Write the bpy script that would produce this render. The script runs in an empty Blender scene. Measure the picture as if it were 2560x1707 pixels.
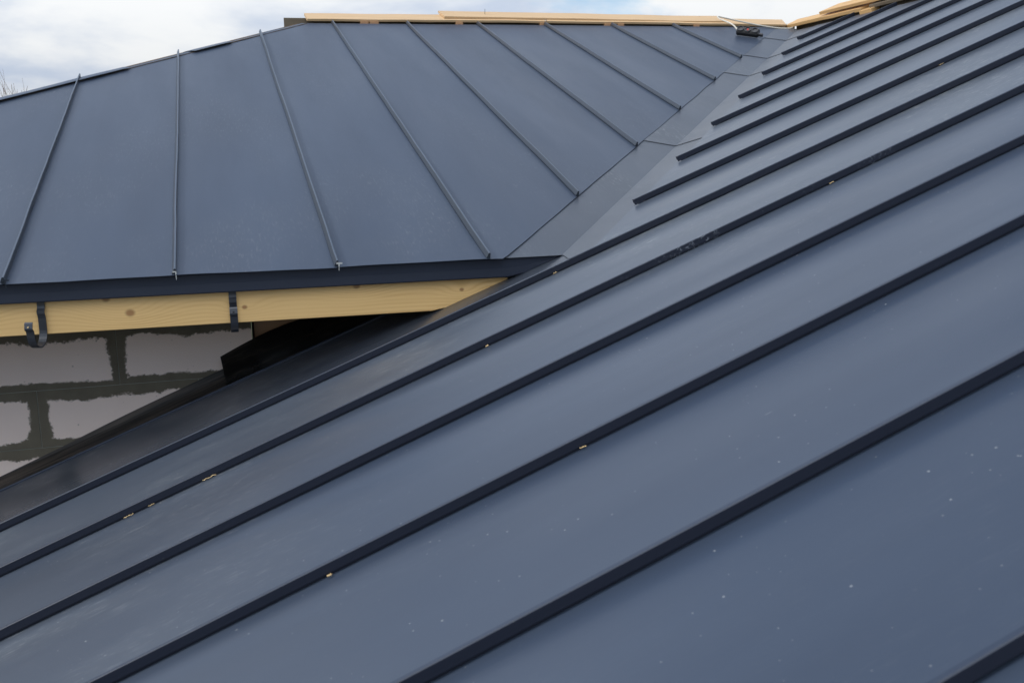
import bpy, math, random
from mathutils import Vector, Matrix, noise as mnoise

# ------------------------------------------------------------------ camera, sky, sun, exposure
scene = bpy.context.scene
COL = scene.collection

cam_d = bpy.data.cameras.new("camera")
cam = bpy.data.objects.new("camera", cam_d)
COL.objects.link(cam)
cam_d.sensor_width = 36.0
cam_d.lens = 37.06
cam_d.clip_start = 0.02
cam_d.clip_end = 2000.0
RIGHT, DOWN, FWD = Vector((0.96197, -0.27179, -0.02709)), Vector((-0.07085, -0.15250, -0.98576)), Vector((0.26379, 0.95018, -0.16596))
FWD = FWD.normalized()
RIGHT = (RIGHT - FWD * RIGHT.dot(FWD)).normalized()
UPV = RIGHT.cross(FWD).normalized()
m3 = Matrix((RIGHT, UPV, -FWD)).transposed()
cam.matrix_world = Matrix.Translation((-1.2219, -3.675, 0.3346)) @ m3.to_4x4()
cam_d.dof.use_dof = True
cam_d.dof.focus_distance = 4.2
cam_d.dof.aperture_fstop = 9.0
scene.camera = cam

SUN_DIR = Vector((-0.82, -0.02, 0.60)).normalized()      # towards the sun
world = bpy.data.worlds.new("World")
scene.world = world
world.use_nodes = True
wn, wl = world.node_tree.nodes, world.node_tree.links
wn.clear()


def wnode(t, **kw):
    n = wn.new(t)
    for k, v in kw.items():
        setattr(n, k, v)
    return n


w_out = wnode("ShaderNodeOutputWorld")
w_bg = wnode("ShaderNodeBackground")
w_sky = wnode("ShaderNodeTexSky", sky_type='NISHITA', sun_disc=False)
w_sky.sun_elevation = math.asin(SUN_DIR.z)
w_sky.sun_rotation = math.atan2(SUN_DIR.x, SUN_DIR.y)
w_sky.air_density = 1.0
w_sky.dust_density = 0.0
w_sky.ozone_density = 3.0
w_tc = wnode("ShaderNodeTexCoord")
w_sep = wnode("ShaderNodeSeparateXYZ")
wl.new(w_tc.outputs["Generated"], w_sep.inputs[0])


def wmath(op, a, b=None, clamp=False):
    n = wnode("ShaderNodeMath", operation=op, use_clamp=clamp)
    for i, v in enumerate((a, b)):
        if v is None:
            continue
        if isinstance(v, (int, float)):
            n.inputs[i].default_value = v
        else:
            wl.new(v, n.inputs[i])
    return n.outputs[0]


zz = wmath('ADD', wmath('MAXIMUM', w_sep.outputs[2], 0.0), 0.22)
w_cmb = wnode("ShaderNodeCombineXYZ")
wl.new(wmath('DIVIDE', w_sep.outputs[0], zz), w_cmb.inputs[0])
wl.new(wmath('DIVIDE', w_sep.outputs[1], zz), w_cmb.inputs[1])
w_map = wnode("ShaderNodeMapping")
w_map.inputs["Location"].default_value = (-6.0, -2.5, 6.0)
w_map.inputs["Rotation"].default_value = (0.0, 0.0, -0.095)
wl.new(w_cmb.outputs[0], w_map.inputs[0])


def wnoise(scale, detail, rough, dist=0.0):
    n = wnode("ShaderNodeTexNoise")
    n.inputs["Scale"].default_value = scale
    n.inputs["Detail"].default_value = detail
    n.inputs["Roughness"].default_value = rough
    n.inputs["Distortion"].default_value = dist
    wl.new(w_map.outputs[0], n.inputs["Vector"])
    return n.outputs["Fac"]


def wramp(src, p0, c0, p1, c1):
    r = wnode("ShaderNodeValToRGB")
    r.color_ramp.elements[0].position = p0
    r.color_ramp.elements[0].color = c0
    r.color_ramp.elements[1].position = p1
    r.color_ramp.elements[1].color = c1
    r.color_ramp.interpolation = 'EASE'
    wl.new(src, r.inputs[0])
    return r.outputs[0]


horizon = wmath('POWER', wmath('SUBTRACT', 1.0, wmath('MAXIMUM', w_sep.outputs[2], 0.0)), 4.0)
cov = wmath('ADD', wnoise(0.8, 9, 0.55, 0.25), wmath('MULTIPLY', horizon, 0.20))
cl_mask = wramp(cov, 0.485, (0.10, 0.10, 0.10, 1), 0.59, (1, 1, 1, 1))
cl_base = wramp(wnoise(1.5, 8, 0.55, 0.2), 0.36, (0.59, 0.675, 0.82, 1), 0.60, (0.965, 0.985, 1.0, 1))
# overcast luminance: three times brighter overhead than at the horizon
grad = wmath('MULTIPLY', wmath('ADD', wmath('MULTIPLY', wmath('MAXIMUM', w_sep.outputs[2], 0.0), 2.6), 1.0), 0.565)
w_clv = wnode("ShaderNodeVectorMath", operation='SCALE')
wl.new(cl_base, w_clv.inputs[0])
wl.new(grad, w_clv.inputs["Scale"])
cl_col = w_clv.outputs[0]
w_skyv = wnode("ShaderNodeVectorMath", operation='SCALE')
w_skyv.inputs["Scale"].default_value = 0.115
wl.new(w_sky.outputs[0], w_skyv.inputs[0])
w_mix = wnode("ShaderNodeMix", data_type='RGBA')
wl.new(cl_mask, w_mix.inputs[0])
wl.new(w_skyv.outputs[0], w_mix.inputs[6])
wl.new(cl_col, w_mix.inputs[7])
wl.new(w_mix.outputs[2], w_bg.inputs[0])
w_bg.inputs[1].default_value = 1.0
wl.new(w_bg.outputs[0], w_out.inputs[0])

sun_d = bpy.data.lights.new("sun", 'SUN')
sun_d.energy = 1.4
sun_d.angle = math.radians(11)
sun_d.color = (1.0, 0.94, 0.86)
sun = bpy.data.objects.new("sun", sun_d)
COL.objects.link(sun)
sun.rotation_euler = (-SUN_DIR).to_track_quat('-Z', 'Y').to_euler()
sun.location = (-8, -4, 9)

vs = scene.view_settings
vs.view_transform = 'Standard'
vs.look = 'None'
vs.gamma = 1.0
vs.use_curve_mapping = False
vs.exposure = 0.35

# ------------------------------------------------------------------ helpers
random.seed(7)
WLOC = {}          # object -> world location
TL, TR = 0.3142, 0.3863          # slopes of the two roof planes
VK = TR / TL                      # valley: y = VK * x
NL = Vector((0, -TL, 1)).normalized()
NR = Vector((-TR, 0, 1)).normalized()
DL = Vector((0, 1, TL)).normalized()
DR = Vector((1, 0, TR)).normalized()
RIDGE_Y, RIDGE_X, RIDGE_Z = 4.386, 3.48, 1.378
EAVE_X = -3.3
NEAR_Y = -5.4


def tag(o, label=None, cat=None, group=None, kind=None):
    for k, v in (("label", label), ("category", cat), ("group", group), ("kind", kind)):
        if v:
            o[k] = v
    return o


def place(o, loc, parent):
    loc = Vector(loc)
    WLOC[o.name] = loc
    if parent is not None:
        o.parent = parent
        o.location = loc - WLOC[parent.name]
    else:
        o.location = loc
    return o


def empty(name, loc, label, cat, group=None):
    o = bpy.data.objects.new(name, None)
    o.empty_display_size = 0.1
    COL.objects.link(o)
    place(o, loc, None)
    return tag(o, label, cat, group)


def mesh_obj(name, verts, faces, mat, parent=None, origin=None, smooth=False, smooth_faces=None):
    """verts in world coordinates"""
    if origin is None:
        origin = WLOC[parent.name] if parent is not None else Vector((0, 0, 0))
    origin = Vector(origin)
    me = bpy.data.meshes.new(name)
    me.from_pydata([tuple(Vector(v) - origin) for v in verts], [], faces)
    me.materials.append(mat)
    me.validate()
    me.update()
    if smooth:
        for i, p in enumerate(me.polygons):
            p.use_smooth = True if smooth_faces is None else (i in smooth_faces)
    o = bpy.data.objects.new(name, me)
    COL.objects.link(o)
    return place(o, origin, parent)


def grid_sheet(rows, thick, nrm):
    """rows: list of equally long vertex lists. Returns verts, faces, set of smooth faces: a closed thin sheet."""
    nr, nc = len(rows), len(rows[0])
    V = [Vector(v) for r in rows for v in r]
    n = len(V)
    W = V + [v - nrm * thick for v in V]
    F, S = [], set()
    for i in range(nr - 1):
        for j in range(nc - 1):
            a, b, c, d = i * nc + j, i * nc + j + 1, (i + 1) * nc + j + 1, (i + 1) * nc + j
            S.add(len(F)); F.append((a, b, c, d))
            S.add(len(F)); F.append((a + n, d + n, c + n, b + n))
    ring = [j for j in range(nc)] + [i * nc + nc - 1 for i in range(1, nr)] + \
           [(nr - 1) * nc + j for j in range(nc - 2, -1, -1)] + [i * nc for i in range(nr - 2, 0, -1)]
    r0 = len(W)                     # the rim has vertices of its own so that the sheet keeps crisp edges
    m = len(ring)
    W += [W[a] for a in ring] + [W[a + n] for a in ring]
    for k in range(m):
        q = (k + 1) % m
        F.append((r0 + k, r0 + m + k, r0 + m + q, r0 + q))
    return W, F, S


def orient(name_obj):
    import bmesh
    bm = bmesh.new()
    bm.from_mesh(name_obj.data)
    bmesh.ops.recalc_face_normals(bm, faces=bm.faces)
    bm.to_mesh(name_obj.data)
    bm.free()
    return name_obj


def sheet_obj(name, rows, thick, nrm, mat, parent, **kw):
    W, F, S = grid_sheet(rows, thick, nrm)
    a, b, c = (W[i] for i in F[0][:3])
    if (b - a).cross(c - a).dot(nrm) < 0:
        F = [tuple(reversed(f)) for f in F]
    return mesh_obj(name, W, F, mat, parent, smooth=True, smooth_faces=S, **kw)


def sweep(name, profile, path, side, up, mat, parent, smooth=False, origin=None):
    """profile: closed list of (s, h); path: list of points; constant frame side/up"""
    n = len(profile)
    V, F = [], []
    for p in path:
        for s, h in profile:
            V.append(Vector(p) + side * s + up * h)
    for i in range(len(path) - 1):
        for j in range(n):
            a, b = i * n + j, i * n + (j + 1) % n
            F.append((a, b, b + n, a + n))
    F.append(tuple(range(n - 1, -1, -1)))
    F.append(tuple((len(path) - 1) * n + j for j in range(n)))
    return orient(mesh_obj(name, V, F, mat, parent, smooth=smooth, origin=origin))


def box_verts(c, ax, ay, az, hx, hy, hz, ch=0.0):
    """box (optionally chamfered) with axes; returns verts, faces"""
    c = Vector(c)
    if ch <= 0:
        V = [c + ax * (sx * hx) + ay * (sy * hy) + az * (sz * hz) for sz in (-1, 1) for sy in (-1, 1) for sx in (-1, 1)]
        F = [(0, 2, 3, 1), (4, 5, 7, 6), (0, 1, 5, 4), (2, 6, 7, 3), (0, 4, 6, 2), (1, 3, 7, 5)]
        return V, F
    V, idx = [], {}
    for sx in (-1, 1):
        for sy in (-1, 1):
            for sz in (-1, 1):
                for k in range(3):
                    d = [hx, hy, hz]
                    for q in range(3):
                        if q != k:
                            d[q] -= ch
                    idx[(sx, sy, sz, k)] = len(V)
                    V.append(c + ax * (sx * d[0]) + ay * (sy * d[1]) + az * (sz * d[2]))
    F = []
    for s in (-1, 1):
        F.append([idx[(s, a, b, 0)] for a, b in ((-1, -1), (-1, 1), (1, 1), (1, -1))])
        F.append([idx[(a, s, b, 1)] for a, b in ((-1, -1), (-1, 1), (1, 1), (1, -1))])
        F.append([idx[(a, b, s, 2)] for a, b in ((-1, -1), (-1, 1), (1, 1), (1, -1))])
    for a in (-1, 1):
        for b in (-1, 1):
            F.append([idx[(a, b, -1, 0)], idx[(a, b, 1, 0)], idx[(a, b, 1, 1)], idx[(a, b, -1, 1)]])
            F.append([idx[(a, -1, b, 0)], idx[(a, 1, b, 0)], idx[(a, 1, b, 2)], idx[(a, -1, b, 2)]])
            F.append([idx[(-1, a, b, 1)], idx[(1, a, b, 1)], idx[(1, a, b, 2)], idx[(-1, a, b, 2)]])
            for c2 in (-1, 1):
                F.append([idx[(a, b, c2, 0)], idx[(a, b, c2, 1)], idx[(a, b, c2, 2)]])
    return V, F


def box(name, c, half, mat, parent=None, axes=None, ch=0.0, origin=None):
    ax, ay, az = axes or (Vector((1, 0, 0)), Vector((0, 1, 0)), Vector((0, 0, 1)))
    V, F = box_verts(c, ax, ay, az, *half, ch=ch)
    return orient(mesh_obj(name, V, F, mat, parent, origin=origin if origin is not None else (None if parent is not None else c)))


def tube_data(pts, rad, nseg=8, closed_ends=True):
    V, F = [], []
    pts = [Vector(p) for p in pts]
    prev = None
    for i, p in enumerate(pts):
        t = (pts[min(i + 1, len(pts) - 1)] - pts[max(i - 1, 0)]).normalized()
        ref = prev if prev is not None else (Vector((0, 0, 1)) if abs(t.z) < 0.9 else Vector((1, 0, 0)))
        s = (ref - t * ref.dot(t)).normalized()
        prev = s
        b = t.cross(s)
        r = rad[i] if isinstance(rad, (list, tuple)) else rad
        for k in range(nseg):
            a = 2 * math.pi * k / nseg
            V.append(p + s * (r * math.cos(a)) + b * (r * math.sin(a)))
    for i in range(len(pts) - 1):
        for k in range(nseg):
            a, b2 = i * nseg + k, i * nseg + (k + 1) % nseg
            F.append((a, b2, b2 + nseg, a + nseg))
    if closed_ends:
        F.append(tuple(range(nseg - 1, -1, -1)))
        F.append(tuple((len(pts) - 1) * nseg + k for k in range(nseg)))
    return V, F


def catmull(P, n=8):
    P = [Vector(p) for p in P]
    out = []
    for i in range(len(P) - 1):
        p0, p1, p2, p3 = P[max(i - 1, 0)], P[i], P[i + 1], P[min(i + 2, len(P) - 1)]
        for k in range(n):
            t = k / n
            out.append(0.5 * ((2 * p1) + (p2 - p0) * t + (2 * p0 - 5 * p1 + 4 * p2 - p3) * t * t + (3 * p1 - p0 - 3 * p2 + p3) * t ** 3))
    out.append(P[-1])
    return out


def nz(x, y, z=0.0):
    return mnoise.noise(Vector((x, y, z)))


# ------------------------------------------------------------------ materials
class Mat:
    def __init__(self, name):
        self.m = bpy.data.materials.new(name)
        self.m.use_nodes = True
        self.n = self.m.node_tree.nodes
        self.l = self.m.node_tree.links
        self.b = self.n["Principled BSDF"]
        self.tc = self.n.new("ShaderNodeTexCoord")
        self.geo = self.n.new("ShaderNodeNewGeometry")

    def put(self, sock, v):
        if isinstance(v, bpy.types.NodeSocket):
            self.l.new(v, sock)
        else:
            sock.default_value = v

    def math(self, op, a, b=None, c=None, clamp=False):
        n = self.n.new("ShaderNodeMath")
        n.operation = op
        n.use_clamp = clamp
        for i, v in enumerate((a, b, c)):
            if v is not None:
                self.put(n.inputs[i], v)
        return n.outputs[0]

    def pos(self, scale=(1, 1, 1), rot=(0, 0, 0), loc=(0, 0, 0), src="world"):
        mp = self.n.new("ShaderNodeMapping")
        mp.inputs["Scale"].default_value = scale
        mp.inputs["Rotation"].default_value = rot
        mp.inputs["Location"].default_value = loc
        self.l.new(self.geo.outputs["Position"] if src == "world" else self.tc.outputs["Object"], mp.inputs[0])
        return mp.outputs[0]

    def spos(self, along, scale=(1, 1, 1)):
        """coordinates that follow the slope: streaks stretched in them run down the roof"""
        sp = self.n.new("ShaderNodeSeparateXYZ")
        self.l.new(self.geo.outputs["Position"], sp.inputs[0])
        cm = self.n.new("ShaderNodeCombineXYZ")
        k, t = (0, TR) if along == 'x' else (1, TL)
        w = self.math('SUBTRACT', sp.outputs[2], self.math('MULTIPLY', sp.outputs[k], t))
        for i, v in enumerate((sp.outputs[0], sp.outputs[1], w)):
            self.l.new(self.math('MULTIPLY', v, scale[i]), cm.inputs[i])
        return cm.outputs[0]

    def noise(self, vec, scale, detail=4, rough=0.5, dist=0.0):
        n = self.n.new("ShaderNodeTexNoise")
        n.inputs["Scale"].default_value = scale
        n.inputs["Detail"].default_value = detail
        n.inputs["Roughness"].default_value = rough
        n.inputs["Distortion"].default_value = dist
        self.l.new(vec, n.inputs["Vector"])
        return n.outputs["Fac"]

    def voronoi(self, vec, scale, feature='F1', rnd=1.0):
        n = self.n.new("ShaderNodeTexVoronoi")
        n.feature = feature
        n.inputs["Scale"].default_value = scale
        n.inputs["Randomness"].default_value = rnd
        self.l.new(vec, n.inputs["Vector"])
        return n

    def step(self, v, lo, hi):
        n = self.n.new("ShaderNodeMapRange")
        n.interpolation_type = 'SMOOTHSTEP'
        n.inputs[1].default_value = lo
        n.inputs[2].default_value = hi
        self.l.new(v, n.inputs[0])
        return n.outputs[0]

    def lin(self, v, a, b, c, d):
        n = self.n.new("ShaderNodeMapRange")
        n.inputs[1].default_value = a
        n.inputs[2].default_value = b
        n.inputs[3].default_value = c
        n.inputs[4].default_value = d
        self.l.new(v, n.inputs[0])
        return n.outputs[0]

    def mix(self, f, a, b):
        n = self.n.new("ShaderNodeMix")
        n.data_type = 'RGBA'
        self.put(n.inputs[0], f)
        for i, v in ((6, a), (7, b)):
            if isinstance(v, tuple):
                n.inputs[i].default_value = (*v, 1) if len(v) == 3 else v
            else:
                self.l.new(v, n.inputs[i])
        return n.outputs[2]

    def bump(self, h, strength, dist, prev=None):
        n = self.n.new("ShaderNodeBump")
        n.inputs["Strength"].default_value = strength
        n.inputs["Distance"].default_value = dist
        self.l.new(h, n.inputs["Height"])
        if prev is not None:
            self.l.new(prev, n.inputs["Normal"])
        return n.outputs[0]

    def set(self, **kw):
        for k, v in kw.items():
            s = self.b.inputs[k.replace("_", " ")]
            if isinstance(v, tuple) and len(v) == 3:
                v = (*v, 1)
            self.put(s, v)
        return self

    def normal(self, v):
        self.l.new(v, self.b.inputs["Normal"])


def coated_steel(name, along, base=(0.015, 0.023, 0.042), rough=0.35, dust=1.0, ior=1.62, sky_tint_amt=0.085, wear=0.0, wave=0.05):
    """matt polyester coated sheet; 'along' is 'x' or 'y', the direction the sheets run"""
    M = Mat(name)
    st = (0.16, 1, 1) if along == 'x' else (1, 0.16, 1)
    p = M.pos()
    ps = M.spos(along, st)
    sepp = M.n.new("ShaderNodeSeparateXYZ")
    M.l.new(M.geo.outputs["Position"], sepp.inputs[0])
    sepn = M.n.new("ShaderNodeSeparateXYZ")
    M.l.new(M.geo.outputs["Normal"], sepn.inputs[0])
    faces_up = M.step(sepn.outputs[2], 0.35, 0.9)                 # up-facing mask: for the painted sky tint and for real dust
    # where people climbed past the wall and the valley the sheets are scuffed most
    trod = M.math('MAXIMUM', M.step(sepp.outputs[1], -1.35, -0.45), M.math('SUBTRACT', 1.0, M.step(sepp.outputs[0], -2.0, -0.7)))
    trod = M.math('ADD', M.math('MULTIPLY', trod, 0.96), 0.04)
    area = M.step(M.noise(M.spos(along, (0.45, 1, 1) if along == 'x' else (1, 0.45, 1)), 2.1, 4, 0.55), 0.42, 0.66)
    area = M.math('MULTIPLY', area, trod)
    scuff = M.step(M.noise(ps, 130, 5, 0.68), 0.52, 0.74)
    scuff = M.math('MULTIPLY', M.math('MULTIPLY', scuff, area), 0.50 * dust)

    def specks(scale, lo, rmax, amp):
        v = M.voronoi(p, scale)
        rnd = M.n.new("ShaderNodeSeparateColor")
        M.l.new(v.outputs["Color"], rnd.inputs[0])
        hit = M.math('LESS_THAN', v.outputs["Distance"], M.lin(rnd.outputs[0], lo, 1.0, 0.0, rmax))
        return M.math('MULTIPLY', hit, M.lin(rnd.outputs[1], 0, 1, 0.15 * amp, amp))
    s1 = specks(13, 0.45, 0.037, 0.85)
    s2 = M.math('MULTIPLY', specks(48, 0.55, 0.13, 0.75), M.math('MULTIPLY', area, min(1.0, dust)))
    s3 = specks(70, 0.80, 0.15, 0.5)
    sp = M.math('MAXIMUM', M.math('MAXIMUM', s1, s2), s3)
    # long thin scratches
    scr = M.voronoi(M.spos(along, (0.7, 7, 7) if along == 'x' else (7, 0.7, 7)), 5.0)
    scrn = M.n.new("ShaderNodeSeparateColor")
    M.l.new(scr.outputs["Color"], scrn.inputs[0])
    scratch = M.math('MULTIPLY', M.math('LESS_THAN', scr.outputs["Distance"], M.lin(scrn.outputs[0], 0.80, 1.0, 0.0, 0.05)), 0.30)
    marks = M.math('MAXIMUM', M.math('MAXIMUM', M.math('MULTIPLY', sp, min(1.0, dust)), scuff), M.math('MULTIPLY', scratch, min(1.0, dust)), clamp=True)
    marks = M.math('MULTIPLY', marks, M.lin(faces_up, 0, 1, 0.22, 1.0))
    sky_tint = M.math('MULTIPLY', M.lin(M.noise(ps, 2.3, 5, 0.6), 0.25, 0.75, 0.6, 1.4), sky_tint_amt)
    sky_tint = M.math('MULTIPLY', sky_tint, faces_up, clamp=True)
    grit_sky = M.math('MULTIPLY', M.math('ADD', M.math('MULTIPLY', area, 0.5), M.math('MULTIPLY', trod, 0.5)), 0.20 * dust)
    grit_sky = M.math('MULTIPLY', grit_sky, faces_up, clamp=True)
    c = M.mix(sky_tint, base, (0.22, 0.305, 0.44))  # bluish sky light on up-facing sheet, painted into the base colour
    c = M.mix(grit_sky, c, (0.30, 0.32, 0.315))  # real grit; its grey also paints in the pale sky reflected lower left
    c = M.mix(marks, c, (0.55, 0.56, 0.55))
    if wear:
        w1 = M.step(M.noise(M.pos(scale=(1, 0.0, 0.0), loc=(0.35, 0, 0)), 3.2, 3, 0.5), 0.50, 0.62)
        w1 = M.math('MULTIPLY', w1, M.math('LESS_THAN', M.math('ABSOLUTE', M.math('ADD', sepp.outputs[1], 0.778)), 0.03))
        w1 = M.math('MULTIPLY', w1, M.step(sepp.outputs[0], -0.62, -0.45))
        w2 = M.step(M.noise(M.pos(rot=(0.3, 0.37, 0.2)), 85, 6, 0.72), 0.50, 0.72)
        c = M.mix(M.math('MULTIPLY', M.math('MULTIPLY', w1, w2), wear), c, (0.42, 0.46, 0.52))
    grain = M.noise(p, 620, 2, 0.6)
    r = M.lin(M.noise(ps, 3.1, 5, 0.6), 0.3, 0.7, rough - 0.03, rough + 0.05)
    r = M.math('ADD', r, M.math('MULTIPLY', area, 0.08 * dust))
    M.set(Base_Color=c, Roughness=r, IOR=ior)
    b1 = M.bump(M.noise(ps, 5.5, 2, 0.5), wave, 0.02)
    M.normal(M.bump(grain, 0.22, 0.0006, b1))
    return M.m


def pine(name, along='x', base=(0.60, 0.40, 0.19), dark=(0.40, 0.22, 0.085), knots=(), wear=0.0, ring=42.0, rough=0.55):
    M = Mat(name)
    ax = {'x': 0, 'y': 1}[along]
    sep = M.n.new("ShaderNodeSeparateXYZ")
    M.l.new(M.geo.outputs["Position"], sep.inputs[0])
    u, z = sep.outputs[ax], sep.outputs[2]
    sc = (0.9, 6, 6) if along == 'x' else (6, 0.9, 6)
    wob = M.noise(M.pos(scale=sc), 1.0, 3, 0.5)
    fld = M.math('ADD', M.math('MULTIPLY', z, 1.0), M.math('MULTIPLY', wob, 0.06))
    kn_mask = None
    for (ku, kz, kr) in knots:
        du = M.math('MULTIPLY', M.math('SUBTRACT', u, ku), 0.42)
        dz = M.math('SUBTRACT', z, kz)
        d2 = M.math('ADD', M.math('MULTIPLY', du, du), M.math('MULTIPLY', dz, dz))
        e = M.math('EXPONENT', M.math('MULTIPLY', d2, -1.0 / (kr * 2.4) ** 2))
        fld = M.math('ADD', fld, M.math('MULTIPLY', e, kr * 2.6))
        d2b = M.math('ADD', M.math('MULTIPLY', M.math('MULTIPLY', du, du), 3.4), M.math('MULTIPLY', dz, dz))
        core = M.math('SUBTRACT', 1.0, M.step(M.math('SQRT', d2b), kr * 0.28, kr * 0.75))
        kn_mask = core if kn_mask is None else M.math('MAXIMUM', kn_mask, core)
    wave = M.math('SINE', M.math('MULTIPLY', fld, ring * 6.283))
    grain = M.math('POWER', M.lin(wave, -1, 1, 0, 1), 2.2)
    fsc = (2.5, 130, 130) if along == 'x' else (130, 2.5, 130)
    fine = M.noise(M.pos(scale=fsc), 1.0, 3, 0.6)
    blot = M.noise(M.pos(scale=(2, 5, 5)), 1.0, 3, 0.5)
    f = M.math('ADD', M.math('MULTIPLY', grain, M.lin(M.noise(M.pos(scale=(1.3, 3, 9)), 2.0, 4, 0.6), 0.3, 0.7, 0.10, 0.48)), M.math('MULTIPLY', M.math('SUBTRACT', fine, 0.4), 0.6), clamp=True)
    f = M.math('MULTIPLY', f, M.lin(blot, 0.3, 0.7, 0.45, 1.1), clamp=True)
    c = M.mix(f, base, dark)
    if kn_mask is not None:
        c = M.mix(M.math('MULTIPLY', kn_mask, 0.8), c, (0.30, 0.13, 0.045))
    if wear:
        c = M.mix(M.math('MULTIPLY', M.step(M.noise(M.pos(scale=(3, 9, 9)), 1.5, 5, 0.6), 0.42, 0.7), wear), c, (0.19, 0.16, 0.12))
    sp = M.voronoi(M.pos(scale=(8, 8, 8)), 1.0)
    c = M.mix(M.math('MULTIPLY', M.math('LESS_THAN', sp.outputs["Distance"], 0.035), 0.8), c, (0.05, 0.035, 0.02))
    M.set(Base_Color=c, Roughness=rough)
    M.normal(M.bump(fine, 0.25, 0.001))
    return M.m


def plain(name, col, rough=0.5, metallic=0.0, var=0.15, scale=20, bump=0.2, spec=0.5):
    M = Mat(name)
    nn = M.noise(M.pos(), scale, 5, 0.6)
    lo = tuple(x * (1 - var) for x in col)
    hi = tuple(min(1, x * (1 + var)) for x in col)
    M.set(Base_Color=M.mix(nn, lo, hi), Roughness=M.lin(nn, 0.3, 0.7, max(0.05, rough - 0.07), rough + 0.07), Metallic=metallic,
          Specular_IOR_Level=spec)
    M.normal(M.bump(nn, bump, 0.002))
    return M.m


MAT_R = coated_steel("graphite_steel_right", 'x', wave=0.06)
MAT_TRAY_SHADE = coated_steel("graphite_steel_tray_shade", 'x', dust=0.35, sky_tint_amt=0.02, base=(0.013, 0.018, 0.030), rough=0.27)  # same paint made darker: shade and dark reflections under the eave painted in
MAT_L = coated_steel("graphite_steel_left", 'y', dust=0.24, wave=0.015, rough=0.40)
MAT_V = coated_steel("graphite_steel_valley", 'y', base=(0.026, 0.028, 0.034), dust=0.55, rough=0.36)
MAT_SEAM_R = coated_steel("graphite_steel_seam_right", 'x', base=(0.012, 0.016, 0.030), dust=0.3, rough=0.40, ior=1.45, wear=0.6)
MAT_SEAM_L = coated_steel("graphite_steel_seam_left", 'y', base=(0.026, 0.034, 0.046), dust=0.15, sky_tint_amt=0.16, rough=0.36)
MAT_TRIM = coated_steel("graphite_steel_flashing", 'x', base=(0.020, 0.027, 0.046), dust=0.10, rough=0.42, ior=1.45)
MAT_BRK = plain("bracket_steel", (0.022, 0.026, 0.036), 0.33, 0.0, 0.2, 30, 0.1, 0.7)
MAT_RAW = plain("bare_zinc", (0.74, 0.74, 0.70), 0.5, 0.0, 0.1, 60, 0.1)
MAT_BITUMEN = None
MAT_PLANK = pine("pine_plank", 'x', base=(0.66, 0.46, 0.26), dark=(0.42, 0.24, 0.10), ring=60)
MAT_PLANK_Y = pine("pine_plank_along", 'y', base=(0.64, 0.40, 0.17), dark=(0.44, 0.23, 0.08), ring=30)
MAT_OLD_SHADE = pine("weathered_pine_shade", 'x', base=(0.15, 0.115, 0.075), dark=(0.08, 0.06, 0.04), wear=0.5, ring=30, rough=0.7)  # weathered wood, darkened further to paint in the shade under the planks
MAT_BLOCKW = pine("pine_offcut", 'x', base=(0.42, 0.23, 0.11), dark=(0.26, 0.13, 0.06), ring=30)
FASCIA_KNOTS = [(-1.513, -0.121, 0.022), (-1.585, -0.070, 0.018), (-1.142, -0.125, 0.013), (-0.756, -0.074, 0.018),
                (-0.377, -0.109, 0.012), (-1.99, -0.10, 0.016)]
MAT_FASCIA = pine("pine_fascia", 'x', base=(0.86, 0.565, 0.235), dark=(0.62, 0.335, 0.095), knots=FASCIA_KNOTS, ring=66)


def bitumen(dusty=False):
    M = Mat("dusty_bitumen" if dusty else "black_bitumen")
    n1 = M.noise(M.pos(scale=(0.5, 1.5, 1.5)), 26, 5, 0.6)
    n2 = M.noise(M.pos(), 7, 3, 0.5)
    c = M.mix(M.step(M.noise(M.spos('x', (0.15, 1.6, 1.6)), 38, 4, 0.6), 0.52, 0.72), (0.006, 0.006, 0.006), (0.034, 0.027, 0.022))
    if dusty:
        c = M.mix(M.math('MULTIPLY', M.step(M.noise(M.spos('x', (0.05, 1.6, 1.6)), 45, 4, 0.65), 0.38, 0.70), 0.8), c, (0.085, 0.068, 0.055))
    M.set(Base_Color=c, Roughness=M.lin(n2, 0.3, 0.7, 0.24, 0.5) if not dusty else 0.6, Specular_IOR_Level=0.5)
    M.normal(M.bump(n1, 0.10 if dusty else 0.30, 0.003))
    return M.m


MAT_BITUMEN = bitumen()
MAT_BITUMEN_D = bitumen(True)


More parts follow.
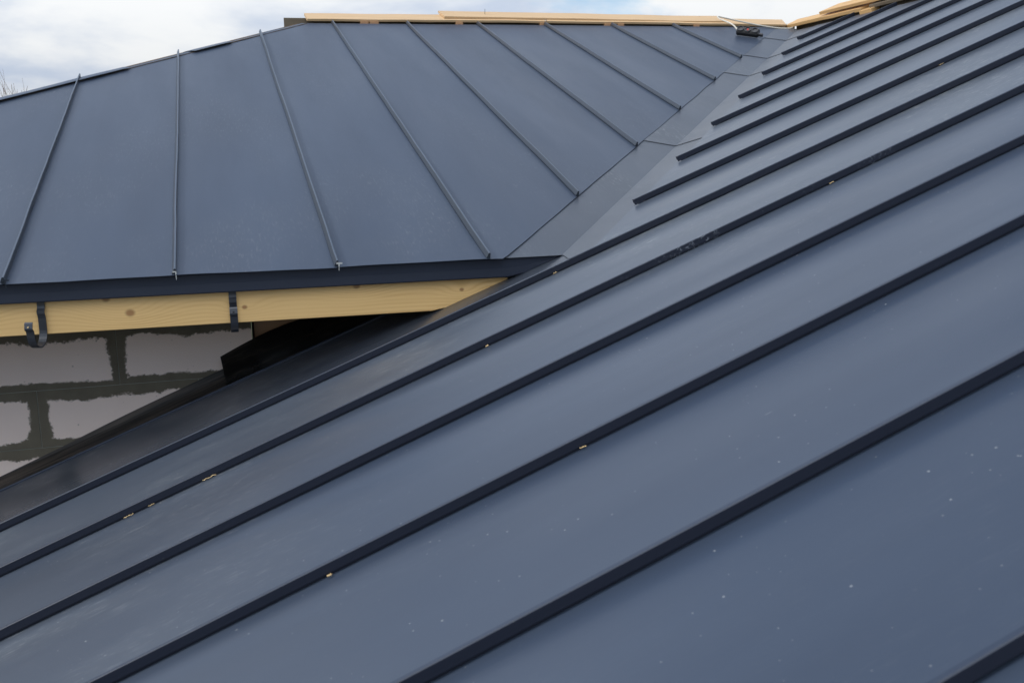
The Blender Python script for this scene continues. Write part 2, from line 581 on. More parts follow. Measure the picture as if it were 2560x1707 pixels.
def block_mat():
    """aerated concrete face with dark glue mortar smeared along the edges of each block"""
    M = Mat("aerated_block")
    sep = M.n.new("ShaderNodeSeparateXYZ")
    M.l.new(M.tc.outputs["Object"], sep.inputs[0])
    ax_ = M.math('ABSOLUTE', sep.outputs[0])
    big = M.noise(M.pos(), 7, 3, 0.55)
    fin = M.noise(M.pos(), 130, 5, 0.75)
    mid = M.noise(M.pos(), 34, 5, 0.75)
    jag = M.math('ADD', M.math('MULTIPLY', M.math('SUBTRACT', mid, 0.5), 0.024), M.math('ADD', M.math('MULTIPLY', M.math('SUBTRACT', big, 0.5), 0.052), M.math('MULTIPLY', M.math('SUBTRACT', fin, 0.5), 0.024)))
    dx = M.math('SUBTRACT', 0.286, ax_)                               # distance to the block's ends
    dtop = M.math('SUBTRACT', 0.1075, sep.outputs[2])
    dbot = M.math('ADD', 0.1075, sep.outputs[2])
    d = M.math('MINIMUM', M.math('MINIMUM', M.math('MULTIPLY', dx, 0.78), dbot), M.math('MULTIPLY', dtop, 0.72))
    mask = M.math('SUBTRACT', 1.0, M.step(M.math('ADD', d, jag), 0.0235, 0.0300))
    pit = M.voronoi(M.pos(), 42)
    pr = M.n.new("ShaderNodeSeparateColor")
    M.l.new(pit.outputs["Color"], pr.inputs[0])
    pits = M.math('MULTIPLY', M.math('LESS_THAN', pit.outputs["Distance"], M.lin(pr.outputs[0], 0.75, 1.0, 0.0, 0.14)), 0.5)
    body = M.mix(M.noise(M.pos(), 3.0, 4, 0.6), (0.78, 0.645, 0.575), (0.88, 0.75, 0.68))
    body = M.mix(pits, body, (0.25, 0.22, 0.2))
    mort = M.mix(M.noise(M.pos(), 12, 5, 0.6), (0.105, 0.092, 0.070), (0.19, 0.172, 0.130))
    M.set(Base_Color=M.mix(mask, body, mort), Roughness=0.9, Specular_IOR_Level=0.2)
    h = M.math('ADD', M.math('MULTIPLY', mask, 0.7), M.math('MULTIPLY', fin, 0.6))
    M.normal(M.bump(h, 0.5, 0.003))
    return M.m


MAT_BLOCK = block_mat()
MAT_MORTAR = plain("joint_mortar", (0.30, 0.31, 0.27), 0.9, 0, 0.2, 40, 0.4, 0.2)
MAT_DECK = plain("deck_timber", (0.10, 0.07, 0.045), 0.8, 0, 0.3, 12, 0.3, 0.3)
MAT_BLACKPL = plain("black_rubber", (0.014, 0.014, 0.015), 0.45, 0, 0.3, 40, 0.2)
MAT_GREYPL = plain("grey_plastic", (0.055, 0.055, 0.06), 0.45, 0, 0.2, 40, 0.1)
MAT_RED = plain("red_plastic", (0.5, 0.03, 0.02), 0.4, 0, 0.1, 40, 0.05)
MAT_CABLE = plain("white_cable_sheath", (0.66, 0.62, 0.53), 0.5, 0, 0.1, 30, 0.1)
MAT_CHIP = plain("wood_shaving", (0.68, 0.50, 0.26), 0.7, 0, 0.45, 180, 0.4)
MAT_BARK = plain("twig_bark", (0.17, 0.115, 0.085), 0.85, 0, 0.35, 30, 0.5)
MAT_OSB = pine("inner_pine_board", 'x', base=(0.42, 0.25, 0.14), dark=(0.28, 0.15, 0.075), ring=18)


def ground_mat():
    M = Mat("ground_soil_grass")
    c = M.mix(M.step(M.noise(M.pos(), 0.35, 6, 0.6), 0.4, 0.6), (0.055, 0.075, 0.025), (0.13, 0.10, 0.065))
    M.set(Base_Color=c, Roughness=0.95)
    M.normal(M.bump(M.noise(M.pos(), 4, 6, 0.6), 0.6, 0.08))
    return M.m


MAT_GROUND = ground_mat()

# ------------------------------------------------------------------ ground
GZ = -3.3
R_ = 900
ground = mesh_obj("ground", [(-R_, -R_, GZ), (R_, -R_, GZ), (R_, R_, GZ), (-R_, R_, GZ)], [(0, 1, 2, 3)], MAT_GROUND)
tag(ground, kind="structure")


# ------------------------------------------------------------------ left roof slope
def zl(y):
    return TL * y


def zr(x):
    return TR * x


def hip_y(x):
    return 4.351 + 1.214 * (x + 0.532)


def valley_edge_y(x):                # lower edge of the left panels beside the valley
    return 0.012 + 1.2296 * (x + 0.203)


LX = [-4.05, -3.49, -2.945, -2.405, -1.879, -1.358, -0.822, -0.281, 0.272, 0.818, 1.353, 1.905, 2.429, 2.965, 3.30]
left = empty("metal_roof", (-0.5, 0.0, 0.0), "dark grey standing seam roof slope above the pine fascia board, hipped at its left end", "roof")


def lift(p, n, h):
    return Vector(p) + n * h


def left_panel(x0, x1, idx):
    xs = [x0 + 0.002 + (x1 - x0 - 0.004) * j / 12 for j in range(13)]
    for kx in (-0.203, -0.505):      # kinks of the outline
        if x0 + 0.01 < kx < x1 - 0.01:
            i = min(range(len(xs)), key=lambda q: abs(xs[q] - kx))
            xs[i] = kx
    NRW = 44
    rows = []
    for i in range(NRW + 1):
        t = i / NRW
        row = []
        for x in xs:
            lo = max(-0.022, valley_edge_y(x))
            hi = min(RIDGE_Y, hip_y(x))
            if hi < lo + 0.004:
                hi = lo + 0.004
            if lo < 0:
                lo += 0.006 * nz(x * 5.0, idx * 3.1)
            else:
                lo += 0.006 * nz(x * 6.0, 9.1)
            if hi < RIDGE_Y - 0.01:
                hi += 0.020 * nz(x * 6.0, idx * 1.7, 3.0)
            y = lo + (hi - lo) * t
            s = (x - x0) / (x1 - x0)
            crown = math.sin(math.pi * s)
            h = 0.0065 + 0.0012 * crown * nz(x * 0.6, y * 0.9, idx) * 2.0 + 0.0018 * nz(x * 3.0, y * 1.1, idx * 5.3) * crown
            if lo < 0.05:                      # eave edge: gently wavy
                h += 0.004 * math.exp(-max(0, y) / 0.10) * (nz(x * 4.2, 2.2, 1.0) + 0.3)
            if hi < RIDGE_Y - 0.01:            # hip edge curls up a little
                h += 0.004 * math.exp(-max(0, hi - y) / 0.05) * max(-0.2, nz(x * 5.0, 7.7, idx) + 0.1)
            row.append(Vector((x, y, zl(y))) + NL * h)
        rows.append(row)
    sheet_obj("roof_panel", rows, 0.0012, NL, MAT_L, left)


for k in range(len(LX) - 1):
    left_panel(LX[k], LX[k + 1], k - 2)

# folded seams (profile: s = to the right, h = up from the slope)
PROF_L = [(0.0022, 0.002), (0.0022, 0.0246), (0.0012, 0.0258), (-0.0028, 0.0258), (-0.0042, 0.0246), (-0.0115, 0.0074),
          (-0.0108, 0.0060), (-0.0016, 0.0060), (-0.0016, 0.002)]
XV = Vector((1, 0, 0))
YV = Vector((0, 1, 0))
ZV = Vector((0, 0, 1))
for k, x in enumerate(LX[1:13], start=-2):
    lo = max(-0.016, valley_edge_y(x) - 0.006)
    hi = min(RIDGE_Y + 0.012, hip_y(x) + 0.03)
    n = 40
    path = []
    for i in range(n + 1):
        y = lo + (hi - lo) * i / n
        dx = 0.0032 * nz(y * 1.4, x * 7.0) + 0.0012 * nz(y * 6, x * 3.0)
        path.append(Vector((x + dx, y, zl(y))) + NL * 0.004 + NL * (0.0008 * nz(y * 4, x, 4)))
    s = sweep("standing_seam", PROF_L, path, XV, NL, MAT_SEAM_L, left)
    # cut sheet end at the eave shows bare metal
    if lo < 0:
        e = Vector((x, lo - 0.001, zl(lo)))
        if k in (1, 2, 3):
            V, F = [], []
            for (s0, h0, s1, h1) in ((0.0000, -0.014, 0.0045, 0.014), (-0.0080, 0.012, 0.0040, 0.0165)) if k == 2 else ((-0.005, 0.012, 0.0150, 0.0175), (0.001, -0.012, 0.0062, 0.012)):
                b = len(V)
                pts = [(s0, h1), (s1, h1), ((s0 + s1) / 2 + 0.0008, h0), ((s0 + s1) / 2 - 0.0008, h0)] if h0 < 0 else [(s0, h0), (s1, h0 + 0.0005), (s1, h1), (s0, h1 + 0.001)]
                for dy in (0.0, 0.0018):
                    for (ss, hh) in pts:
                        V.append(e + XV * ss + NL * (hh + 0.004) - YV * dy)
                F += [(b, b + 1, b + 2, b + 3), (b + 7, b + 6, b + 5, b + 4)] + [(b + q, b + 4 + q, b + 4 + (q + 1) % 4, b + (q + 1) % 4) for q in range(4)]
            if k != 1 or True:
                orient(mesh_obj("seam_tab", V, F, MAT_RAW if k in (2, 3) else MAT_SEAM_L, s))

# deck under the panels, dark underlay, back slopes
def poly_slab(name, pts, thick, mat, parent):
    n = len(pts)
    V = [Vector(p) for p in pts] + [Vector(p) - ZV * thick for p in pts]
    F = [tuple(range(n)), tuple(range(2 * n - 1, n - 1, -1))] + [(i, n + i, n + (i + 1) % n, (i + 1) % n) for i in range(n)]
    return orient(mesh_obj(name, V, F, mat, parent))


HX0 = -0.505
HXE = (0.02 - 4.351) / 1.214 - 0.532
poly_slab("roof_deck", [(HXE, 0.02, zl(0.02) - 0.004), (0.01, 0.02, zl(0.02) - 0.004), (3.55, 4.37, zl(4.37) - 0.004), (HX0, 4.37, zl(4.37) - 0.004)], 0.03, MAT_DECK, left)
BACKZ = -0.05
poly_slab("back_slope", [(HX0, 4.46, 1.365), (3.9, 4.46, 1.365), (6.5, 9.0, -0.02), (-6.0, 9.0, -0.02)], 0.03, MAT_TRIM, left)
# slope behind the hip: falls away to the left
poly_slab("hip_slope", [(HX0, 4.37, 1.362), (HX0, 4.46, 1.362), (-6.0, 9.0, -0.02), (-4.9, 4.37, -0.03), (HXE - 0.02, 0.03, -0.012)], 0.03, MAT_TRIM, left)

# hip strips: sheet turned over the hip edge, with dark gaps below
hs = [(-4.02, -2.90), (-2.95, -2.05), (-2.16, -1.66), (-1.30, -1.06)]
for q, (xa, xb) in enumerate(hs):
    rows = []
    n = 22
    for i in range(n + 1):
        x = xa + (xb - xa) * i / n
        w = 0.010 * nz(x * 6.5, 4.4 + q)
        fade = min(1.0, 6.0 * i / n, 6.0 * (n - i) / n)
        yy = hip_y(x)
        base = Vector((x, yy, zl(yy)))
        up = max(0.0, 0.001 + 0.004 * (nz(x * 3.1, 5.0, q) + 0.2)) * fade
        rows.append([base + Vector((-0.10, 0.02, -0.06)), base + Vector((-0.03, 0.015, 0.0)) + NL * (0.006 + up), base + Vector((-0.006, 0.006 + w, 0)) + NL * (0.0115 + up),
                     base + Vector((0.020, -0.022 + w, 0)) + NL * (0.0100 + up), base + Vector((0.040, -0.044 + w, 0)) + NL * 0.0070])
    sheet_obj("hip_strip", rows, 0.0012, (NL - XV * 0.4).normalized(), MAT_L, left)
rows = []
for i in range(31):
    x = -4.0 + 3.5 * i / 30
    yy = hip_y(x)
    b = Vector((x, yy, zl(yy)))
    rows.append([b + Vector((-0.04, 0.03, 0)) + NL * 0.004, b + Vector((-0.004, 0.006, 0)) + NL * (0.002 + 0.004 * nz(x * 4, 1.1)), b + Vector((0.03, -0.03, 0)) + NL * 0.001])
sheet_obj("hip_underlay", rows, 0.003, NL, MAT_DECK, left)

# folded metal flashing below the eave
XE0, XE1 = -3.9, -0.012
rows = []
for i in range(60):
    x = XE0 + (XE1 - XE0) * i / 59
    zb = -0.066 - 0.005 * (x + 1.9) / 1.7
    w = 0.0012 * nz(x * 2.2, 3.3)
    zb = max(zb, zr(x) - 0.004) if x > -0.4 else zb
    zt = -0.004
    rows.append([Vector((x, 0.05, zl(0.05) + 0.0015)), Vector((x, 0.006 + w, zt + 0.003)), Vector((x, 0.003 + w, zt)), Vector((x, 0.004 + w, zt * 0.5 + zb * 0.5)),
                 Vector((x, 0.003 + w, min(zt - 0.001, zb + 0.004))), Vector((x, 0.006 + w, min(zt - 0.002, zb)))])
W_, F_, S_ = grid_sheet(rows, 0.0012, YV * -1.0)
orient(mesh_obj("eave_flashing", W_, F_, MAT_TRIM, left))

# ------------------------------------------------------------------ right roof slope
right = empty("metal_roof", (0.0, -1.5, 0.0), "large dark grey standing seam roof slope in the foreground and at the right", "roof")
RY = [3.97, 3.47, 2.95, 2.385, 1.83, 1.308, 0.768, 0.246, -0.270, -0.773, -1.279, -1.803, -2.325, -2.842, -3.36, -3.88, -4.40, -4.92, -5.44]


def right_lo(y):                      # edge of the right panels beside the valley
    return y / VK + 0.185


def right_panel(ya, yb, idx, xlo_f, xhi, base_h=0.0065):
    """ya > yb"""
    NC = 12
    ys = [ya - 0.002 - (ya - yb - 0.004) * j / NC for j in range(NC + 1)]
    NRW = 60
    rows = []
    for i in range(NRW + 1):
        t = i / NRW
        row = []
        for y in ys:
            lo = xlo_f(y)
            x = lo + (xhi - lo) * t
            s = (ya - y) / (ya - yb)
            crown = math.sin(math.pi * s)
            # sheets bow up slightly beside the seams and ripple along their length
            h = base_h + 0.0016 * crown * nz(x * 0.8, idx * 2.3, 1.0) + 0.0022 * crown * nz(x * 1.5, y * 3.0, idx * 4.1)
            h += 0.0016 * math.exp(-(ya - y) / 0.03) + 0.0016 * math.exp(-(y - yb) / 0.03)
            row.append(Vector((x, y, zr(x))) + NR * h)
        rows.append(row)
    return sheet_obj("roof_panel", rows, 0.0012, NR, MAT_R, right)


for k in range(len(RY) - 1):
    ya, yb = RY[k], RY[k + 1]
    if ya < -0.25:
        f = lambda y: EAVE_X
    else:
        f = right_lo
    if ya > 3.9:
        f = lambda y: min(right_lo(y), RIDGE_X - 0.02)
    right_panel(ya, yb, k, f, RIDGE_X)

# lowest pan beside the wall: turned up along its far edge
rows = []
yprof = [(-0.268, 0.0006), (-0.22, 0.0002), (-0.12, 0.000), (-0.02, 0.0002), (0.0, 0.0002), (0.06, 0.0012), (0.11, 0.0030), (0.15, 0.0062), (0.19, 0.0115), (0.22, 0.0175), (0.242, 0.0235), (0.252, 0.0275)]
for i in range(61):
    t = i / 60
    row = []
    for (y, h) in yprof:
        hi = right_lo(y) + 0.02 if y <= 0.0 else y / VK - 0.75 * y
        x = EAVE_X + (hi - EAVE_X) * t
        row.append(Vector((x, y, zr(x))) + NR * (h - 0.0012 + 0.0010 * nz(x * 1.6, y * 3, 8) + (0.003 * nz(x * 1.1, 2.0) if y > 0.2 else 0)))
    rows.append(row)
sheet_obj("roof_panel", rows, 0.0012, NR, MAT_TRAY_SHADE, right)
# small folded lip on that edge
path = []
for i in range(41):
    x = EAVE_X + (0.005 - EAVE_X) * i / 40
    path.append(Vector((x, 0.253, zr(x))) + NR * (0.0263 + 0.0010 * nz(x * 1.6, 0.25 * 3, 8) + 0.003 * nz(x * 1.1, 2.0)))
sweep("edge_fold", [(-0.004, -0.004), (-0.004, 0.002), (0.004, 0.005), (0.010, 0.003), (0.010, -0.010), (0.006, -0.010), (0.002, -0.004)], path, YV, NR, MAT_TRIM, right)

PROF_R = [(0.0018, 0.002), (0.0018, 0.0286), (0.0004, 0.0302), (-0.0066, 0.0302), (-0.0084, 0.0286), (-0.0084, 0.0108),
          (-0.0072, 0.0094), (-0.0024, 0.0094), (-0.0024, 0.002)]


def right_seam(y, xa, xb, idx, prof=PROF_R, wob=0.0022):
    n = max(6, int((xb - xa) / 0.09))
    path = []
    for i in range(n + 1):
        x = xa + (xb - xa) * i / n
        path.append(Vector((x, y + wob * nz(x * 1.3, idx * 3.7) + 0.0006 * nz(x * 7, idx), zr(x))) + NR * (0.004 + 0.0006 * nz(x * 5, idx, 3)))
    return sweep("standing_seam", prof, path, YV, NR, MAT_SEAM_R, right)


for k, y in enumerate(RY):
    if k == 0:
        continue
    if y > 0:
        xe = right_lo(y) + 0.016
        s = right_seam(y, xe + 0.03, RIDGE_X + 0.015 * nz(k * 2.3, 1.0), k)
        # overhanging cut end of the fold, its web notched away below
        p0 = [Vector((xe - 0.012, y, zr(xe - 0.012))) + NR * 0.004, Vector((xe + 0.0302, y, zr(xe + 0.0302))) + NR * 0.004]
        sweep("seam_end", [(0.0012, 0.014), (0.0019, 0.0288), (0.0002, 0.0305), (-0.0068, 0.0305), (-0.0087, 0.0288), (-0.0087, 0.0072), (-0.0068, 0.0068), (-0.0064, 0.014)], p0, YV, NR, MAT_SEAM_R, s)
        q = Vector((xe + 0.014, y - 0.006, zr(xe + 0.014))) + NR * 0.0085
        V, F = box_verts(q, DR, YV, NR, 0.012, 0.0012, 0.0030)
        orient(mesh_obj("seam_tab", V, F, MAT_R, s))
    elif k == 8:
        right_seam(y, EAVE_X, -0.052, k)
        prof2 = [(a * 1.12, b * 1.045) for a, b in PROF_R]
        right_seam(y, -0.055, RIDGE_X, k, prof2)
    else:
        right_seam(y, EAVE_X, RIDGE_X + 0.01 * nz(k * 2.3, 1.0), k)

poly_slab("roof_deck", [(EAVE_X, NEAR_Y, zr(EAVE_X) - 0.006), (RIDGE_X - 0.01, NEAR_Y, zr(RIDGE_X) - 0.010), (RIDGE_X - 0.01, 4.25, zr(RIDGE_X) - 0.010), (0.36, 0.44, zr(0.36) - 0.006), (EAVE_X, 0.44, zr(EAVE_X) - 0.006)], 0.03, MAT_DECK, right)
poly_slab("back_slope", [(3.60, NEAR_Y, 1.36), (3.60, 4.46, 1.36), (7.6, 9.0, -0.3), (7.6, NEAR_Y, -0.3)], 0.03, MAT_TRIM, right)

# ------------------------------------------------------------------ valley
valley = empty("valley_flashing", (0.0, 0.0, 0.0), "folded grey sheet metal valley gutter between the two roof slopes", "flashing")
jy = [0.0, 1.262, 2.715, 3.230, 3.850, 4.40]
for q in range(5):
    lay = 0.0022 + 0.0008 * q
    rows = []
    n = 24
    dl = (0.29, 0.24, 0.19, 0.14, 0.09, 0.04, 0.012)
    for i in range(n + 1):
        t = i / n
        row = []
        for sgn, ds in ((-1, dl), (0, (0.0,)), (1, tuple(reversed(dl[1:])))):
            for d in ds:
                if sgn < 0:
                    ya = -0.006 if q == 0 else jy[q] + 0.49 * d
                    yb = jy[q + 1] + 0.49 * d + 0.03
                else:
                    ya = -1.46 * d if q == 0 else jy[q] - 0.62 * d
                    yb = jy[q + 1] - 0.62 * d + 0.03
                if q == 0 and sgn > 0:
                    ya = max(ya, -0.262)
                if q == 0 and sgn == 0:
                    ya = -0.004
                y = min(ya + (yb - ya) * t, RIDGE_Y - 0.012)
                x = min(y / VK + sgn * d, RIDGE_X - 0.01)
                # each length laps over the one below: its lower edge stands a little proud
                h = lay + 0.0012 * nz(x * 2.5, y * 2.5, 3.0) * (d / 0.2) + (0.0022 * math.exp(-t * 22.0) if q else 0.0)
                if sgn <= 0:
                    row.append(Vector((x, y, zl(y))) + (NL if sgn else (NL + NR) * 0.5) * h)
                else:
                    row.append(Vector((x, y, zr(x))) + NR * h)
        rows.append(row)
    W_, F_, S_ = grid_sheet(rows, 0.0008, ZV)
    orient(mesh_obj("valley_sheet", W_, F_, MAT_V, valley))

# ------------------------------------------------------------------ fascia board
V, F = [], []
x0, x1 = -3.9, -0.205
pts = []
for i in range(40):
    x = x0 + (x1 - x0) * i / 39
    zb = -0.177 - 0.006 * (x + 1.2) / 1.4
    zt = -0.026
    zb = max(zb, zr(x) - 0.012)
    pts.append((x, min(zb, zt - 0.002), zt))
for (x, zb, zt) in pts:
    V += [(x, 0.030, zb + 0.002), (x, 0.030, zt), (x, 0.054, zt), (x, 0.054, zb), (x, 0.032, zb)]
for i in range(len(pts) - 1):
    for j in range(5):
        a, b = i * 5 + j, i * 5 + (j + 1) % 5
        F.append((a, b, b + 5, a + 5))
F += [(4, 3, 2, 1, 0), tuple((len(pts) - 1) * 5 + j for j in range(5))]
fascia = orient(mesh_obj("fascia_board", V, F, MAT_FASCIA, None, origin=(-1.9, 0.03, -0.175)))
tag(fascia, "pale knotty pine fascia board under the dark eave flashing", "board")


# ------------------------------------------------------------------ gutter brackets
def bracket(x, yaw, drop, label):
    root = empty("gutter_bracket", (x, 0.026, -0.20), label, "bracket", "gutter brackets on the fascia board")
    ca, sa = math.cos(yaw), math.sin(yaw)
    side = Vector((ca, sa, 0))
    out = Vector((sa, -ca, 0))
    c0 = Vector((x, 0.0, 0))
    # profile of the strap in (out, z): down the board, joggle, half round, up to the front lip
    P = [(-0.027, -0.050), (-0.027, -0.080), (-0.0255, -0.090), (-0.020, -0.096), (-0.020, -0.104), (-0.0235, -0.110), (-0.026, -0.120)]
    r = 0.049
    zc = -0.150 - drop
    P += [(-0.026, zc)]
    for i in range(1, 15):
        a = math.pi * i / 15
        P.append((-0.026 + r - r * math.cos(a), zc - r * 1.0 * math.sin(a)))
    xo = -0.026 + 2 * r
    P += [(xo, zc), (xo + 0.002, zc + 0.012)]
    lip = [(xo + 0.002, zc + 0.012), (xo + 0.009, zc + 0.016), (xo + 0.011, zc + 0.022), (xo + 0.007, zc + 0.038), (xo + 0.003, zc + 0.042)]

    def strip(name, prof, hw, parent):
        n = len(prof)
        V, F = [], []
        for i, (o_, z_) in enumerate(prof):
            a = prof[max(0, i - 1)]
            b = prof[min(n - 1, i + 1)]
            t = Vector((b[0] - a[0], b[1] - a[1])).normalized()
            no, nzv = -t.y, t.x
            for s in (-hw, hw):
                for th in (0.0, 0.0032):
                    V.append(c0 + side * s + out * (o_ + no * th) + ZV * (z_ + nzv * th))
        for i in range(n - 1):
            b = i * 4
            for (p, q) in ((0, 1), (1, 3), (3, 2), (2, 0)):
                F.append((b + p, b + q, b + 4 + q, b + 4 + p))
        F += [(0, 2, 3, 1), (4 * n - 4, 4 * n - 3, 4 * n - 1, 4 * n - 2)]
        return orient(mesh_obj(name, V, F, MAT_BRK, parent))

    st = strip("strap", P, 0.0125, root)
    lp = strip("front_lip", lip, 0.0128, root)
    # bolt hole stood in for by a small solid disc on the lip
    hc = c0 + out * (xo + 0.0132) + ZV * (zc + 0.027)
    V = [hc]
    for k in range(12):
        a = 2 * math.pi * k / 12
        V.append(hc + side * (0.0026 * math.cos(a)) + ZV * (0.0026 * math.sin(a)))
    V += [v - out * 0.006 for v in V]
    F = [(0, 1 + k, 1 + (k + 1) % 12) for k in range(12)] + [(13, 14 + (k + 1) % 12, 14 + k) for k in range(12)] + [(1 + k, 14 + k, 14 + (k + 1) % 12, 1 + (k + 1) % 12) for k in range(12)]
    orient(mesh_obj("bolt_hole_disc", V, F, MAT_CHIP if yaw < -0.05 else MAT_BLACKPL, lp))
    return root


bracket(-1.791, -0.26, 0.011, "dark steel gutter bracket twisted sideways, its open hook showing, near the left picture edge")
bracket(-1.180, -0.01, 0.002, "dark steel gutter bracket seen straight on, beside the end of the block wall")

# ------------------------------------------------------------------ block wall
wall = empty("block_wall", (-2.0, 0.45, -1.4), "shaded aerated concrete block wall with smeared dark mortar under the eave", "wall")
WX1 = -1.112
joint_z = [-1.30, -1.085, -0.87, -0.655, -0.440, -0.225, -0.010]
for r in range(len(joint_z) - 1):
    za, zb = joint_z[r], joint_z[r + 1]
    first = -1.604 if r % 2 == 0 else -1.894
    js = [first + 0.572 * n for n in range(-4, 4)]
    js = [j for j in js if -3.7 < j < WX1 - 0.05] + [WX1 + 0.0]
    for a, b in zip(js[:-1], js[1:]):
        cx = a + 0.286
        c = Vector((cx, 0.55, (za + zb) / 2))
        hw = (b - a) / 2 - 0.0012
        Vv, Ff = box_verts(Vector(((a + b) / 2, 0.55, (za + zb) / 2)), XV, YV, ZV, hw, 0.10 + 0.0015 * nz(a * 9, r), (zb - za) / 2 - 0.0012, 0.0006)
        orient(mesh_obj("block", Vv, Ff, MAT_BLOCK, wall, origin=c))
box("joint_mortar", ((-3.7 + WX1) / 2 - 0.004, 0.551, -0.655), ((WX1 + 3.7) / 2 - 0.004, 0.0985, 0.64), MAT_MORTAR, wall)

inner = box("sheathing_board", (-0.725, 0.51, -0.21), (0.376, 0.011, 0.16), MAT_OSB, None, ch=0.001)
box("gap_dark_strip", (-1.09, 0.56, -0.21), (0.019, 0.002, 0.16), MAT_BLACKPL, inner)  # added black strip that keeps the open gap at the wall's end dark
tag(inner, "brown pine panel in shade behind the black membrane flap, right of the block wall", "board")

# ------------------------------------------------------------------ bitumen membrane
mem = empty("roofing_membrane", (-1.6, 0.35, zr(-1.6)), "glossy black bitumen membrane strip along the foot of the block wall", "membrane")
rows = []
for i in range(91):
    x = EAVE_X + (-0.14 - EAVE_X) * i / 90
    up = 0.046 + 0.022 * max(0.0, min(1.0, (x + 2.05) / 0.8)) + 0.010 * nz(x * 2.1, 0.3)
    w = 0.002 * nz(x * 2, 1.5)
    prof = [(0.235, 0.002), (0.28, 0.004 + w), (0.34, 0.006 + w), (0.395, 0.010 + w), (0.425, 0.020), (0.440, 0.036), (0.4455, up * 0.8 if up * 0.8 > 0.038 else 0.038), (0.4465, max(up, 0.042))]
    rows.append([Vector((x, y, zr(x) + h)) for y, h in prof])
sheet_obj("strip", rows, 0.003, NR, MAT_BITUMEN_D, mem)
# raised flap that starts near the wall's end
rows = []
for i in range(49):
    t = i / 48
    x = -1.238 + (-0.42 + 1.238) * t
    b = 0.117 + 0.013 * math.sin(min(1, t * 2.2) * math.pi) - 0.02 * max(0, t - 0.3)
    wr = 0.003 * math.sin(x * 95) * (0.3 + nz(x * 6, 1.0)) + 0.006 * nz(x * 5, 2.0)
    lean = 0.10 * (1 - 0)
    prof = [(0.4475, b), (0.440, b * 0.96), (0.424 + wr, b * 0.82), (0.405 + wr, b * 0.66), (0.384 + wr, b * 0.50 + wr), (0.366 + wr, b * 0.32), (0.356, b * 0.16), (0.345, 0.012), (0.325, 0.009)]
    if t < 0.02:
        prof = [(y, h) for y, h in prof]
    rows.append([Vector((x + 0.022 * (1 - h / 0.13) * (1 - t), y, zr(x) + h)) for y, h in prof])
sheet_obj("flap", rows, 0.003, (NR - YV).normalized(), MAT_BITUMEN, mem)


# ------------------------------------------------------------------ planks along the ridges
def plank(name, a, b, width, thick, tilt, mat, label, cat="plank", group=None, parent=None, up_dir=None, jit=0.0):
    """front-top edge runs from a to b; the face rises backwards by 'tilt' in direction up_dir (horizontal unit vector)"""
    a, b = Vector(a), Vector(b)
    u = (b - a).normalized()
    back = up_dir * math.cos(tilt) + ZV * math.sin(tilt)
    back = (back - u * back.dot(u)).normalized()
    n = u.cross(back)
    if n.z < 0:
        n = -n
    V, F = [], []
    N = 24
    ch = 0.002
    prof = [(ch, 0), (width - ch, 0), (width, -ch), (width, -thick + ch), (width - ch, -thick), (ch, -thick), (0, -thick + ch), (0, -ch)]
    for i in range(N + 1):
        p = a + (b - a) * (i / N)
        bend = n * (0.004 * nz(i * 0.23, a.x * 3 + a.y)) + back * (0.003 * nz(i * 0.3, a.x * 5, 2.0))
        for (s, h) in prof:
            sk = u * (jit * s * (1 if i == 0 else (1 if i == N else 0)))
            V.append(p + bend + back * s + n * h + sk)
    m = len(prof)
    for i in range(N):
        for j in range(m):
            F.append((i * m + j, i * m + (j + 1) % m, (i + 1) * m + (j + 1) % m, (i + 1) * m + j))
    F += [tuple(range(m - 1, -1, -1)), tuple(N * m + j for j in range(m))]
    o = orient(mesh_obj(name, V, F, mat, parent, origin=(a + b) / 2))
    if parent is None:
        tag(o, label, cat, group)
    return o


G1 = "loose pine planks along the roof ridges"
T1 = math.radians(23)
plank("pine_plank", (-0.463, 4.405, 1.4185), (1.366, 4.405, 1.420), 0.150, 0.019, T1, MAT_PLANK, "pale pine plank at the left end of the far ridge, under the stacked one", group=G1, up_dir=YV, jit=-0.05)
plank("pine_plank", (1.370, 4.402, 1.4205), (3.452, 4.402, 1.409), 0.150, 0.019, T1, MAT_PLANK, "pale pine plank on the far ridge running right to the valley corner", group=G1, up_dir=YV, jit=0.25)
pb = plank("pine_plank", (0.566, 4.425, 1.4505), (2.925, 4.425, 1.4325), 0.150, 0.017, T1, MAT_PLANK, "uppermost pale pine plank stacked on the far ridge, a nail standing in it", group=G1, up_dir=YV, jit=-0.12)
Vn, Fn = tube_data([Vector((0.900, 4.49, 1.47)), Vector((0.901, 4.49, 1.515))], 0.0016, 6)
orient(mesh_obj("nail", Vn, Fn, MAT_BLACKPL, pb))
plank("ridge_board", (-0.625, 4.485, 1.434), (3.58, 4.485, 1.425), 0.022, 0.11, 0.0, MAT_OLD_SHADE, "dark weathered board with painted shade, standing on edge beneath the far ridge planks", cat="board", up_dir=YV)
G2 = "pine blocks under the ridge planks"
blk = [(-0.046, 0.030, "left block of the close pair under the far ridge planks' left end"),
       (0.026, 0.034, "right block of the close pair under the far ridge planks' left end"),
       (0.676, 0.028, "lone wood block under the left end of the uppermost ridge plank"),
       (1.342, 0.026, "wood block at the butt joint of the two lower ridge planks"),
       (1.878, 0.030, "left one of the wood block pair under the right half of the far ridge planks"),
       (1.987, 0.026, "right one of the wood block pair under the right half of the far ridge planks"),
       (2.641, 0.026, "wood block nearest to the black power strip, under the far ridge planks")]
for x, hw, lab in blk:
    z = 1.385
    o = box("wood_block", (x, 4.418, z), (hw, 0.019, 0.019), MAT_BLOCKW, None, ch=0.0015)
    tag(o, lab, "wood block", G2)

